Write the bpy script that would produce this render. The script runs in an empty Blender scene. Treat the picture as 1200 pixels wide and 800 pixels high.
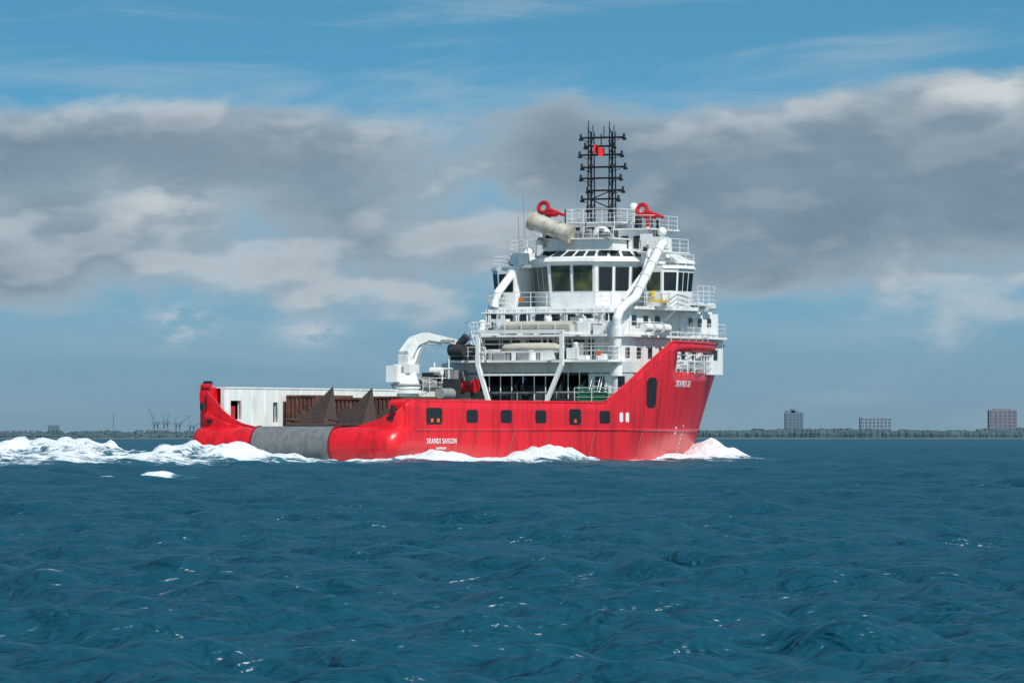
import bpy, bmesh, math, random
import numpy as np
from mathutils import Vector
random.seed(7); rng=np.random.default_rng(11)
scene=bpy.context.scene
scene.view_settings.view_transform='Standard'
scene.view_settings.look='None'
scene.view_settings.exposure=0

# ------------------------------------------------------------------ helpers
def nt(m):
    m.use_nodes=True
    return m.node_tree.nodes,m.node_tree.links
def mat(name,col,rough=0.5,metal=0.0,var=0.12,scale=0.8,streak=None,bump=0.0,bscale=6,spec=0.5,col2=None,thr=(0.45,0.7)):
    m=bpy.data.materials.new(name); n,l=nt(m); b=n['Principled BSDF']
    b.inputs['Roughness'].default_value=rough; b.inputs['Metallic'].default_value=metal
    b.inputs['Specular IOR Level'].default_value=spec
    tc=n.new('ShaderNodeTexCoord'); mp=n.new('ShaderNodeMapping')
    l.new(tc.outputs['Object'],mp.inputs['Vector'])
    if streak: mp.inputs['Scale'].default_value=(1,1,streak)
    ns=n.new('ShaderNodeTexNoise'); ns.inputs['Scale'].default_value=scale; ns.inputs['Detail'].default_value=6; ns.inputs['Roughness'].default_value=0.62
    l.new(mp.outputs['Vector'],ns.inputs['Vector'])
    r=n.new('ShaderNodeMapRange'); r.inputs['From Min'].default_value=thr[0]; r.inputs['From Max'].default_value=thr[1]
    l.new(ns.outputs['Fac'],r.inputs['Value'])
    mx=n.new('ShaderNodeMix'); mx.data_type='RGBA'
    c2=col2 if col2 else tuple(c*(1-var*2) for c in col)
    mx.inputs['A'].default_value=(*col,1); mx.inputs['B'].default_value=(*c2,1)
    l.new(r.outputs['Result'],mx.inputs['Factor']); l.new(mx.outputs['Result'],b.inputs['Base Color'])
    if bump>0:
        n2=n.new('ShaderNodeTexNoise'); n2.inputs['Scale'].default_value=bscale; n2.inputs['Detail'].default_value=4
        l.new(tc.outputs['Object'],n2.inputs['Vector'])
        bp=n.new('ShaderNodeBump'); bp.inputs['Strength'].default_value=bump; bp.inputs['Distance'].default_value=0.1
        l.new(n2.outputs['Fac'],bp.inputs['Height']); l.new(bp.outputs['Normal'],b.inputs['Normal'])
    return m
M={}
M['red']=mat('hull_red_paint',(0.72,0.010,0.018),0.34,var=0.26,scale=1.5,streak=0.10,bump=0.3,bscale=0.7,thr=(0.48,0.72))
M['darkred']=mat('dark_red_paint',(0.22,0.008,0.012),0.5)
M['white']=mat('white_paint',(0.76,0.77,0.76),0.42,var=0.09,scale=1.2,streak=0.3,col2=(0.54,0.52,0.47),thr=(0.5,0.78))
M['grey']=mat('grey_paint',(0.28,0.29,0.30),0.5)
M['steel']=mat('roller_steel',(0.20,0.205,0.21),0.6,0.2,var=0.2,scale=2.5,streak=0.4,bump=0.15)
M['dark']=mat('dark_machinery_and_shade',(0.03,0.033,0.037),0.6,var=0.3)  # machinery, plus surfaces darkened to stand in for shade
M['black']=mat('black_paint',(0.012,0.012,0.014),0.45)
M['glass']=mat('window_glass',(0.012,0.018,0.022),0.06,spec=0.8,var=0.3,scale=0.7)
M['glassg']=mat('reflection_painted_glass',(0.025,0.037,0.027),0.1,spec=0.8,var=0.3,scale=0.5,col2=(0.12,0.13,0.045))  # yellow-green patches paint interior reflections into the glass colour
M['rust']=mat('rusted_steel',(0.16,0.065,0.045),0.85,var=0.3,scale=1.4,bump=0.5,col2=(0.07,0.032,0.025))
M['rustdark']=mat('dark_rusted_steel',(0.05,0.034,0.03),0.85,var=0.3,scale=1.1,bump=0.6,col2=(0.085,0.045,0.03))
M['orange']=mat('orange_plastic',(0.75,0.13,0.02),0.5)
M['monred']=mat('monitor_red_paint',(0.55,0.015,0.02),0.4)
M['green']=mat('green_tarpaulin',(0.03,0.22,0.10),0.6)
M['beige']=mat('beige_canvas',(0.52,0.48,0.40),0.7,bump=0.4)
M['funnel']=mat('exhaust_steel',(0.58,0.53,0.45),0.45,0.2,var=0.2,scale=1.2,col2=(0.26,0.20,0.14))
M['yellow']=mat('yellow_paint',(0.65,0.45,0.04),0.5)
M['deck']=mat('deck_paint',(0.10,0.14,0.11),0.8)
M['letter']=mat('white_lettering',(0.8,0.8,0.8),0.5,var=0.02)
M['flag']=mat('red_flag_cloth',(0.75,0.02,0.02),0.8)

ANG=math.radians(63.5)
ship=bpy.data.objects.new('offshore_supply_ship',None); scene.collection.objects.link(ship)
ship.location=(-15.9,450,0); ship.rotation_euler=(0,0,ANG)

class B:
    def __init__(s,name,m): s.n=name; s.m=m; s.v=[]; s.f=[]
    def add(s,v,f):
        o=len(s.v); s.v+=[tuple(p) for p in v]; s.f+=[tuple(i+o for i in q) for q in f]
    def box(s,a0,a1,t0,t1,z0,z1):
        v=[(a0,t0,z0),(a1,t0,z0),(a1,t1,z0),(a0,t1,z0),(a0,t0,z1),(a1,t0,z1),(a1,t1,z1),(a0,t1,z1)]
        s.add(v,[(0,1,2,3),(4,5,6,7),(0,1,5,4),(1,2,6,5),(2,3,7,6),(3,0,4,7)])
    def prism(s,p0,z0,p1,z1):
        n=len(p0); v=[(a,t,z0) for a,t in p0]+[(a,t,z1) for a,t in p1]
        s.add(v,[tuple(range(n)),tuple(range(n,2*n))]+[(i,(i+1)%n,n+(i+1)%n,n+i) for i in range(n)])
    def cyl(s,a,b,r0,r1=None,n=10):
        r1=r0 if r1 is None else r1
        a=Vector(a);b=Vector(b);d=(b-a).normalized()
        u=d.orthogonal().normalized(); w=d.cross(u)
        v=[]
        for c,r in((a,r0),(b,r1)):
            for i in range(n):
                an=2*math.pi*i/n; v.append(tuple(c+u*math.cos(an)*r+w*math.sin(an)*r))
        s.add(v,[tuple(range(n)),tuple(range(n,2*n))]+[(i,(i+1)%n,n+(i+1)%n,n+i) for i in range(n)])
    def beam(s,a,b,w0,w1=None):
        w1=w0 if w1 is None else w1
        s.cyl(a,b,w0*0.7,w1*0.7,4)
    def path(s,pts,r,n=8):
        for a,b in zip(pts[:-1],pts[1:]): s.cyl(a,b,r,n=n)
        for p in pts[1:-1]: s.ball(p,r*1.02,n,max(5,n//2))
    def ball(s,c,r,n=14,m=9,zs=1.0):
        v=[];f=[]
        for j in range(m+1):
            ph=math.pi*j/m
            for i in range(n):
                an=2*math.pi*i/n
                v.append((c[0]+r*math.sin(ph)*math.cos(an),c[1]+r*math.sin(ph)*math.sin(an),c[2]+r*zs*math.cos(ph)))
        for j in range(m):
            for i in range(n): f.append((j*n+i,j*n+(i+1)%n,(j+1)*n+(i+1)%n,(j+1)*n+i))
        s.add(v,f)
    def rail(s,pts,h=1.05,r=0.028,bars=3,gap=1.5):
        for a,b in zip(pts[:-1],pts[1:]):
            a=Vector(a);b=Vector(b)
            for k in range(bars):
                z=Vector((0,0,h*(k+1)/bars)); s.cyl(a+z,b+z,r*(1.2 if k==bars-1 else 0.8),n=4)
            L=(b-a).length; n=max(1,round(L/gap))
            for i in range(n+1):
                p=a.lerp(b,i/n); s.cyl(p,p+Vector((0,0,h)),r*1.1,n=4)
    def panel(s,q,u0,u1,v0,v1,off=0.03,thick=0.02):
        q=[Vector(p) for p in q]
        def P(u,v): return q[0]*(1-u)*(1-v)+q[1]*u*(1-v)+q[2]*u*v+q[3]*(1-u)*v
        nn=-(q[1]-q[0]).cross(q[3]-q[0]).normalized()
        a=[P(u0,v0),P(u1,v0),P(u1,v1),P(u0,v1)]
        v=[p+nn*(off-thick) for p in a]+[p+nn*off for p in a]
        s.add(v,[(0,1,2,3),(4,5,6,7),(0,1,5,4),(1,2,6,5),(2,3,7,6),(3,0,4,7)])
    def done(s,parent=ship,smooth=True):
        me=bpy.data.meshes.new(s.n)
        me.from_pydata([(a,-t,z) for a,t,z in s.v],[],s.f)
        bm=bmesh.new(); bm.from_mesh(me); bmesh.ops.recalc_face_normals(bm,faces=bm.faces); bm.to_mesh(me); bm.free()
        me.materials.append(s.m)
        if smooth:
            me.polygons.foreach_set('use_smooth',[True]*len(me.polygons)); me.set_sharp_from_angle(angle=math.radians(32))
        o=bpy.data.objects.new(s.n,me); scene.collection.objects.link(o); o.parent=parent
        return o

# ------------------------------------------------------------------ hull form
def clip(x,a=0.0,b=1.0): return max(a,min(b,x))
def s_end(z): return 69+6*clip(z/9.6)
def s_start(z):
    e=z-1.3
    if abs(e)<1.4: return -1+1.4-math.sqrt(1.96-e*e)
    return 0.4 if z>1.3 else 0.4+(-0.1-z)*2
def hb(s,z,corner=True):
    k=clip(z/9.6); a0=36+9*k; p=1.7+0.3*k
    u=clip((s-a0)/(s_end(z)-a0)); b=8.7*(1-u**p)
    b-=1.7*clip((1.5-z)/1.6,0,1.3)**2*clip(1-s/18)
    if corner:
        r=1.2; d=max(0,s-s_start(z))
        if d<r: b-=r-math.sqrt(max(0,r*r-(r-d)**2))
    return max(b,0.0)
def side_top(s):
    if s<34.5: return 4.75
    if s<47: 
        u=(s-34.5)/12.5; return 4.75+4.85*(u*0.85+0.15*u*u*(3-2*u))
    return 9.6
LV=[-0.6,-0.2,0.2,0.6,1.0,1.4,1.8,2.2,2.5,2.7,3.3,4.0,4.75,5.6,6.4,7.2,8.0,8.8,9.6]
cols=[]
for f in [0,0.15,0.3,0.43,0.5,0.6,0.7,0.8,0.9]:
    t=f*7.5; zt=2.5 if t<3.4 else 2.6+1.0*((t-3.4)/4.1)**1.6
    cols.append((lambda z,f=f:(s_start(z),f*hb(s_start(z),z)),zt,None))
for d,zt in[(0,3.7),(0.1,3.85),(0.3,4.1),(0.6,4.4),(0.9,4.6),(1.2,4.75)]:
    cols.append((lambda z,d=d:(s_start(z)+d,hb(s_start(z)+d,z)),zt,None))
fx=[2,3,4,6,8,10,12,14,16,18,20,22,24,26,28,30,32,33.5,34.5,35.75,37,38.25,39.5,40.75,42,43.25,44.5,45.75,47]
for i,x in enumerate(fx):
    cols.append((lambda z,x=x,i=i:((lambda q:(q,hb(q,z)))(max(x,s_start(z)+1.2+0.02*i))),side_top(x),x))
vv=[0.04,0.08,0.16,0.24,0.32,0.40,0.48,0.52,0.56,0.64,0.72,0.8,0.87,0.93,0.97,1]
for v in vv:
    cols.append((lambda z,v=v:((lambda q:(q,hb(q,z)))(47+v*(s_end(z)-47))),9.6,('v',v)))
hull=B('hull',M['red'])
for sg in(1,-1):
    idx={}
    def vid(c,j):
        z=min(LV[j],cols[c][1]); 
        key=(c,round(z,4))
        if key not in idx:
            a,t=cols[c][0](z); idx[key]=len(hull.v); hull.v.append((a,sg*t,z))
        return idx[key]
    for c in range(len(cols)-1):
        for j in range(len(LV)-1):
            k0=cols[c][2]
            s0v=k0[1] if isinstance(k0,tuple) else (0 if k0==47 else None)
            if s0v is not None and LV[j]>=7.2 and LV[j+1]<=8.8 and 0.04<=s0v and s0v<0.52: continue
            q=[vid(c,j),vid(c+1,j),vid(c+1,j+1),vid(c,j+1)]
            u=[]
            for i in q:
                if i not in u: u.append(i)
            if len(u)>=3: hull.f.append(tuple(u))
ho=hull.done()
bm=bmesh.new(); bm.from_mesh(ho.data); bmesh.ops.remove_doubles(bm,verts=bm.verts,dist=0.002); bmesh.ops.recalc_face_normals(bm,faces=bm.faces); bm.to_mesh(ho.data); bm.free()
sol=ho.modifiers.new('plate','SOLIDIFY'); sol.thickness=0.12; sol.offset=0

b=B('stern_roller',M['steel']); b.cyl((0.4,-3.25,1.3),(0.4,3.2,1.3),1.47,n=48); b.done()
b=B('roller_end_plates',M['darkred']); 
b.cyl((0.4,-3.36,1.3),(0.4,-3.27,1.3),1.53,n=40); b.cyl((0.4,3.22,1.3),(0.4,3.32,1.3),1.53,n=40); b.done()

b=B('rubbing_strake',M['red'])
for z in(2.55,):
    for sg in(1,-1):
        pts=[(x,sg*(hb(x,z)+0.03),z) for x in np.arange(2,66,1.5)]
        for p,q in zip(pts[:-1],pts[1:]): b.cyl(p,q,0.13,n=8)
pts=[(x,hb(x,4.66)+0.03,4.66) for x in np.arange(3,35,1.5)]
for p,q in zip(pts[:-1],pts[1:]): b.cyl(p,q,0.09,n=6)
pts=[(x,hb(x,side_top(x))+0.03,side_top(x)) for x in list(np.arange(34.5,47.1,1.25))+list(np.arange(48,73,1.5))]
for p,q in zip(pts[:-1],pts[1:]): b.cyl(p,q,0.1,n=6)
pts=[(x,hb(x,side_top(x)-1.2)+0.02,side_top(x)-1.2) for x in np.arange(37,46,1.0)]
for p,q in zip(pts[:-1],pts[1:]): b.cyl(p,q,0.08,n=6)
b.done()
b=B('fender_bars',M['darkred'])
for x in(11.5,17.5,23.5,31.5,40.5):
    b.cyl((x+0.9,hb(x+0.9,2.35)+0.05,2.3),(x-0.1,hb(x,0.3)+0.05,0.5),0.1,n=6)
b.done()
b=B('scuppers',M['dark'])
for i in range(16):
    x=8+i*2.4+random.random(); b.box(x,x+0.22,hb(x,1.9)-0.05,hb(x,1.9)+0.03,2.0,2.12)
b.done()
fr=B('port_frames',M['darkred']); gl=B('hull_port_openings',M['black']); wf=B('hull_port_rims',M['grey'])
def hullpanel(bb,x0,x1,z0,z1,off,sg=1):
    c=0.18*min(x1-x0,z1-z0)
    pts=[(x0+c,z0),(x1-c,z0),(x1,z0+c),(x1,z1-c),(x1-c,z1),(x0+c,z1),(x0,z1-c),(x0,z0+c)]
    n=len(pts)
    v=[(x,sg*(hb(x,z)+off),z) for x,z in pts]+[(x,sg*(hb(x,z)-0.1),z) for x,z in pts]
    bb.add(v,[tuple(range(n)),tuple(range(n,2*n))]+[(i,(i+1)%n,n+(i+1)%n,n+i) for i in range(n)])
for x,w in((5.2,2.6),(11.4,1.9),(17.1,1.9),(23.0,1.9),(29.0,2.1),(34.3,1.9)):
    big=0.12 if w>2 else 0
    hullpanel(wf,x-w/2-0.14,x+w/2+0.14,2.9-big,4.15+big,0.045)
    hullpanel(gl,x-w/2,x+w/2,3.03-big,4.02+big,0.075)
hullpanel(gl,42.0,44.0,4.3,6.7,0.09); hullpanel(fr,41.8,44.2,4.15,6.85,0.06)
fr.done(); gl.done(); wf.done()
b=B('port_fairleads',M['orange'])
for x in(4.6,5.6,28.8): b.box(x,x+0.4,hb(x,3.3)+0.05,hb(x,3.3)+0.1,3.08,3.35)
b.done()
b=B('hull_marks',M['letter'])
for x in(37.3,38.4): hullpanel(b,x-0.3,x+0.3,3.15,3.9,0.07)
hullpanel(b,50.6,51.2,2.2,2.8,0.07)
for k in range(7): hullpanel(b,53.5,53.8,0.7+0.35*k,0.85+0.35*k,0.07)
b.done()
def text(body,s0,z,size,name,sg=1,off=0.12):
    cu=bpy.data.curves.new(name,'FONT'); cu.body=body; cu.size=size; cu.extrude=0.01; cu.offset=0.004; cu.align_x='CENTER'; cu.space_character=1.2
    o=bpy.data.objects.new(name,cu); scene.collection.objects.link(o)
    dg=bpy.context.evaluated_depsgraph_get(); me=bpy.data.meshes.new_from_object(o.evaluated_get(dg))
    bpy.data.objects.remove(o)
    for v in me.vertices:
        x,y,zz=v.co; a=s0+x; hz=z+y
        v.co=(a,-(hb(a,hz)+off+zz),hz)
    me.materials.clear(); me.materials.append(M['letter'])
    o=bpy.data.objects.new(name,me); scene.collection.objects.link(o); o.parent=ship
text('SKANDI SAIGON',6.3,1.5,0.55,'stern_name'); text('HAIPHONG',6.3,1.05,0.28,'home_port')
text('SKANDI 28',50.4,6.0,0.75,'bow_name')

# ------------------------------------------------------------------ aft deck
b=B('aft_deck',M['deck']); b.box(0.6,40,-8.3,8.3,2.55,2.66); b.done()
b=B('forecastle_deck',M['deck'])
xs=list(np.arange(40,74,1.5)); pl=[(x,hb(x,7.1)-0.15) for x in xs]
poly=[(x,max(t,0.02)) for x,t in pl]+[(x,-max(t,0.02)) for x,t in reversed(pl)]
b.prism(poly,6.98,poly,7.08); b.done()
w=B('cargo_rail',M['white'])
ops=[(3.0,4.6,3.3,4.7),(9.6,10.3,3.1,4.6),(11.5,12.1,3.1,4.6),(13.8,14.5,3.1,4.6),(21,21.7,3.1,4.5),(26,26.7,3.1,4.5)]
x=2.0
for a,c,z0,z1 in ops:
    w.box(x,a,-7.5,-7.2,2.7,5.6); w.box(a,c,-7.5,-7.2,2.7,z0); w.box(a,c,-7.5,-7.2,z1,5.6); x=c
w.box(x,31,-7.5,-7.2,2.7,5.6)
w.box(2.0,31,-8.6,-7.15,5.605,5.72)
for x in np.arange(2.6,30,1.9): w.box(x,x+0.1,-7.195,-7.08,2.7,5.55)
w.box(2.6,30,7.2,7.5,2.7,4.7)
w.done()
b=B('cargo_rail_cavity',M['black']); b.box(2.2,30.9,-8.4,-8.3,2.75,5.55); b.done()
b=B('cargo_rail_lockers',M['monred']); b.box(3.1,4.3,-7.9,-7.55,3.2,4.3); b.box(13.9,14.4,-7.9,-7.55,3.1,4.0); b.done()
b=B('quarter_horn',M['red'])
for sg,zt in((-1,5.7),(1,4.75)):
    pr=[(0.9,2.7),(0.9,4.2),(0.75,zt-0.7),(0.8,zt-0.25),(1.1,zt-0.02),(1.8,zt),(3.4,zt-0.02),(3.4,2.7)]
    n=len(pr)
    w0=7.9 if sg<0 else 7.3
    t0,t1=(sg*w0,sg*8.62)
    v=[(a,t0,z) for a,z in pr]+[(a,t1,z) for a,z in pr]
    b.add(v,[tuple(range(n)),tuple(range(n,2*n))]+[(i,(i+1)%n,n+(i+1)%n,n+i) for i in range(n)])
for sg in(-1,):
    pr=[(7.9,5.3),(7.3,4.8),(6.6,4.0),(5.8,3.4),(4.9,3.0),(3.6,2.7),(3.6,2.5),(7.9,2.5)]
    n=len(pr); v=[(0.62,sg*t,z) for t,z in pr]+[(0.8,sg*t,z) for t,z in pr]
    b.add(v,[tuple(range(n)),tuple(range(n,2*n))]+[(i,(i+1)%n,n+(i+1)%n,n+i) for i in range(n)])
b.cyl((0.9,-8.5,5.75),(0.9,-7.7,5.75),0.2)
b.done()
b=B('quarter_fittings',M['black']); b.cyl((0.25,-8.0,4.0),(0.25,-8.0,4.5),0.25); b.cyl((1.3,-8.5,5.95),(1.3,-7.9,5.95),0.2)
b.box(0.26,0.34,-7.7,-7.3,3.0,3.3); b.box(0.3,0.38,7.4,7.9,3.2,3.5)
b.cyl((2.2,-7.0,2.7),(2.2,-7.0,3.6),0.22);b.cyl((0.33,7.9,3.7),(0.33,7.9,4.3),0.2); b.done()

b=B('cargo_container',M['rust'])
def corr(t0,t1,s0,s1,z0,z1):
    b.box(s0,s1,t0,t1,z0,z1)
    n=int((t1-t0)/0.35)
    for i in range(n): b.box(s0-0.07,s0-0.002,t0+0.1+i*0.35,t0+0.28+i*0.35,z0+0.15,z1-0.15)
    b.box(s0-0.12,s0-0.003,t0,t1,z1-0.14,z1+0.003); b.box(s0-0.12,s0-0.003,t0,t0+0.08,z0,z1-0.145)
    m=int((s1-s0)/0.35)
    for i in range(m): b.box(s0+0.1+i*0.35,s0+0.28+i*0.35,t1+0.002,t1+0.07,z0+0.15,z1-0.15)
corr(-6.8,-4.3,11,17,2.7,5.15); corr(-4.1,-1.0,12,18,2.7,4.95); corr(-0.8,2.2,12.5,18.5,2.7,5.05)
corr(2.3,4.5,16,22,2.7,4.9)
b.done()
b=B('anchor_flukes',M['rustdark'])
def fluke(s,t,w,h,sk=0.35):
    ap=(s+0.3,t+w*sk*0.9,2.7+h)
    base=[(s-0.6,t-w/2,2.7),(s-1.0,t+w*0.25,2.7),(s-0.2,t+w/2,2.7),(s+1.4,t,2.7)]
    b.add(base+[ap],[(0,1,4),(1,2,4),(2,3,4),(3,0,4),(0,1,2,3)])
    b.cyl((s-0.4,t+w*0.1,2.75),(ap[0]-0.15,ap[1],ap[2]-0.2),0.09,0.05,6)
    b.cyl((s-1.05,t-w*0.45,2.85),(s-1.05,t+w*0.45,2.85),0.14,n=8)
    b.cyl((s-1.1,t-w*0.5,3.3),(s+1.4,t,3.0),0.1,n=6)
fluke(9,-3.1,3.8,3.1); fluke(9,0.3,3.6,3.0); fluke(10.3,-1.4,3.0,1.9,0.1); fluke(10.3,1.9,2.8,1.8,0.2)
fluke(10.6,-5.0,2.2,1.4,-0.2)
b.done()

# ------------------------------------------------------------------ deck crane
b=B('deck_crane',M['white'])
b.cyl((31,-7,2.7),(31,-7,5.8),1.0,n=20); b.cyl((31,-7,5.8),(31,-7,7.0),1.15,0.8,20); b.cyl((31,-7,5.4),(31,-7,5.65),1.3,n=20)
b.box(30.2,31.9,-7.7,-6.3,7.0,7.7)
b.beam((31.0,-7,7.4),(30.8,-7,8.5),0.95,0.85); b.beam((30.8,-7,8.4),(32.2,-6.95,9.55),0.85,0.7); b.beam((32.1,-6.95,9.5),(34.2,-6.9,9.95),0.72,0.6)
b.beam((34.1,-6.9,9.93),(40.2,-6.6,9.45),0.6,0.34)
b.beam((40.0,-6.6,9.5),(38.0,-6.65,9.0),0.3,0.25)
b.cyl((32.0,-7,7.5),(33.3,-6.9,9.3),0.13); b.cyl((33.5,-6.9,9.4),(36.5,-6.8,9.35),0.1)
b.box(29.3,30.2,-7.9,-7.0,6.3,7.6)
b.done()
b=B('crane_details',M['grey']); b.box(36,38.4,-6.5,-6.47,9.5,9.72); b.cyl((31,-7,6.0),(31,-7,6.15),1.2,n=20); b.box(30.15,30.2,-7.4,-6.8,7.1,7.5)
b.cyl((31.9,-6.6,7.6),(33.0,-6.55,9.1),0.08,n=6); b.done()

# ------------------------------------------------------------------ superstructure
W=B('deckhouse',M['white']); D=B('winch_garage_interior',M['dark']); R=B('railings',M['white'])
G=B('deckhouse_windows',M['glass']); K=B('deck_slabs',M['white']); P=B('pipework',M['white'])
Gy=B('grey_equipment',M['grey']); Dk=B('dark_equipment_and_shade',M['dark']); Or=B('lifebuoys',M['orange'])
W.box(40,40.2,-8.5,-5.2,2.7,7.9); W.box(40,40.2,4.6,8.5,2.7,7.9); W.box(40,40.2,-5.2,4.6,7.1,7.9)
D.box(47,47.2,-5.2,4.6,2.7,7.1); D.box(40.2,47,-5.3,-5.2,2.7,7.0); D.box(40.2,47,4.6,4.7,2.7,7.0); D.box(40.2,47,-5.2,4.6,6.85,6.95)  # walls coloured dark to stand in for the shadow inside the garage
Dr=B('towing_winch',M['dark'])
for t0,t1 in((-4.6,-1.6),(-1.0,2.0),(2.4,4.3)):
    Dr.cyl((40.8,t0,5.0),(40.8,t1,5.0),1.15,n=24)
    for t in(t0,t1): Dr.cyl((40.8,t-0.07,5.0),(40.8,t+0.07,5.0),1.75,n=24)
Dr.box(39.2,40.4,-4.5,4.3,2.7,3.8); Dr.done()
Dr=B('winch_framework',M['grey'])
for t in(-4.9,-1.3,2.2,4.5): Dr.beam((39.3,t,3.7),(40.6,t,6.7),0.14); Dr.beam((39.2,t,2.7),(39.2,t,5.6),0.12)
Dr.cyl((39.2,-4.9,5.5),(39.2,4.5,5.5),0.08,n=6); Dr.cyl((39.5,-3.0,4.6),(39.5,0.8,4.6),0.3,n=12); Dr.done()
Dr=B('hose_reel',M['monred']); Dr.cyl((38.2,-5.6,6.0),(38.2,-4.6,6.0),0.45,n=20); Dr.cyl((38.2,-4.55,6.0),(38.2,-4.45,6.0),0.62,n=20); Dr.cyl((38.2,-5.8,6.0),(38.2,-5.7,6.0),0.62,n=20); Dr.done()
W.box(31.5,40,-8.5,-7.0,2.7,5.6); W.box(36,40,5.2,8.4,2.7,4.72)
Gy.cyl((33.6,-7.3,6.1),(36.0,-7.3,6.1),0.5,n=14); Gy.cyl((34.6,-5.9,5.4),(37.4,-5.9,5.4),0.45,n=14)
Gy.box(37.4,39.5,-8.2,-6.0,5.62,7.3)
Dk.box(36.2,37.2,-8.3,-7.3,5.62,7.1); Dk.box(33.0,33.5,-8.0,-6.8,5.62,6.4); Dk.box(36.6,37.0,-6.6,-5.2,4.5,6.6)
Dk.box(38.0,39.9,-4.9,-3.6,3.0,5.6); Dk.box(37.5,39.9,2.6,4.6,3.0,5.0)
Dk.box(38.9,39.3,-7.2,-5.0,8.1,9.3); Dk.cyl((38.3,-6.9,8.9),(38.3,-5.6,8.9),0.45,n=14); Dk.cyl((38.8,-6.3,9.3),(38.8,-5.6,10.0),0.35,n=10)
for t,h in((-8.0,1.6),(-7.6,2.3),(-6.9,1.9),(-6.3,2.6)): P.cyl((37.0,t,5.62),(37.0,t,5.62+h),0.07,n=6)
P.cyl((37,-8.0,7.4),(37,-6.0,7.4),0.08,n=6); W.cyl((36.6,-7.7,7.2),(36.6,-6.7,7.2),0.33,n=12)
for i in range(10):
    t=-5+i*1.0; P.cyl((39.6,t,3),(39.6,t,7.1),0.05,n=5)
F=B('towing_gantry',M['white'])
for sg in(1,-1):
    F.beam((37,sg*3.7,10.3),(37,sg*3.7,7.6),0.3); F.beam((37,sg*3.7,7.7),(36.6,sg*2.5,4.6),0.3); F.beam((36.6,sg*2.5,4.7),(36.6,sg*2.5,2.7),0.4)
    F.beam((37,sg*3.7,10.2),(41.8,sg*3.7,10.2),0.22); F.beam((37,sg*3.7,8.0),(40.5,sg*3.7,8.0),0.2)
F.beam((37,-3.85,10.3),(37,3.85,10.3),0.3); F.beam((37,-3.7,8.7),(37,3.7,8.7),0.13); F.beam((36.9,-3.2,6.9),(36.9,3.2,6.9),0.16)
F.done()
def chamf(s0,s1,t,c): return [(s0,-t+c),(s0,t-c),(s0+c,t),(s1-c,t),(s1,t-c),(s1,-t+c),(s1-c,-t),(s0+c,-t)]
d2=chamf(38.6,44,7.6,0.6); K.prism(d2,7.9,d2,8.08)
d3=chamf(40.2,62.2,7.0,1.0); K.prism(d3,9.95,d3,10.12)
d4=chamf(43.2,58.5,6.6,1.6); K.prism(d4,12.2,d4,12.42)
R.rail([(41.2,-7.5,8.08),(38.7,-7,8.08),(38.7,-3.9,8.08)]); R.rail([(38.7,3.9,8.08),(38.7,7.0,8.08),(41,7.5,8.08),(44,7.5,8.08)])
R.rail([(47,-6.9,10.12),(41.1,-6.9,10.12),(40.3,-6,10.12),(40.3,6,10.12),(41.2,6.9,10.12),(61,6.9,10.12),(62,6,10.12),(62,-6,10.12)])
R.rail([(49,-6.5,12.42),(44.8,-6.5,12.42),(43.3,-5,12.42),(43.3,5,12.42),(44.8,6.5,12.42),(48,6.5,12.42)],h=1.15)
h1=chamf(41.5,62,6.4,0.3); W.prism(h1,7.08,h1,9.95)
h2=chamf(42.4,61,6.0,0.6); W.prism(h2,10.12,h2,12.2)
W.box(54,61.3,-6.1,6.15,10.13,12.05)
for t0,t1 in((-5.6,-4.7),(5.0,5.9)): G.box(42.30,42.38,t0,t1,10.2,11.9)
for t0,t1 in((-5.4,-2.2),(-1.6,0.8),(1.6,4.4)): Dk.box(41.38,41.48,t0,t1,8.3,9.7)  # dark panels painted as shaded openings under the deck, not equipment
for t in(5.2,7.0): G.box(39.9,39.98,t,t+0.8,5.0,6.8)
for t in(-4.0,-2.6,-1.2,0.2,1.6,3.0): G.box(42.3,42.38,t,t+0.7,11.1,11.8)
for x in(45,47.2,49.4): G.box(x,x+0.8,6.02,6.06,10.9,11.7)
for x in(55.5,57.3,59.1): G.box(x,x+0.7,6.17,6.21,11.0,11.65)
for x in np.arange(43,61,2.1): G.box(x,x+0.7,6.42,6.46,8.3,9.1)
for i in range(60):
    lv=random.choice([8.09,10.13]); s0={8.09:38.9,10.13:40.7}[lv]; t=random.uniform(-6.6,6.0)
    hh=random.uniform(0.35,1.4); ww=random.uniform(0.3,1.1)
    bb=random.choice([W,W,W,Gy,Gy,Dk]); s1=s0+random.uniform(0.1,0.7)
    if random.random()<0.5: bb.box(s1,s1+0.7,t,t+ww,lv,lv+hh)
    else: bb.cyl((s1+0.3,t,lv),(s1+0.3,t,lv+hh),ww*0.3,n=10); bb.ball((s1+0.3,t,lv+hh),ww*0.34,8,5,0.6)
for i in range(26):
    t=random.uniform(-6.5,6.5); P.cyl((41.3,t,8.1),(41.3,t,9.95),random.uniform(0.03,0.08),n=6)
    t=random.uniform(-5.8,5.8); P.cyl((42.25,t,10.1),(42.25,t,12.2),random.uniform(0.03,0.07),n=6)
for z in(8.9,9.4,11.0,11.9): P.cyl((41.2 if z<10 else 42.2,-6,z),(41.2 if z<10 else 42.2,6,z),0.07,n=6)
def ladder(a,b_,w_=0.7):
    a=Vector(a);b_=Vector(b_)
    for dt in(0,w_): P.cyl(a+Vector((0,dt,0)),b_+Vector((0,dt,0)),0.05,n=5); P.cyl(a+Vector((0,dt,0.9)),b_+Vector((0,dt,0.9)),0.03,n=5)
    for k in range(9):
        p=a.lerp(b_,k/8); P.box(p.x-0.1,p.x+0.1,p.y,p.y+w_,p.z-0.02,p.z+0.02)
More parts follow.
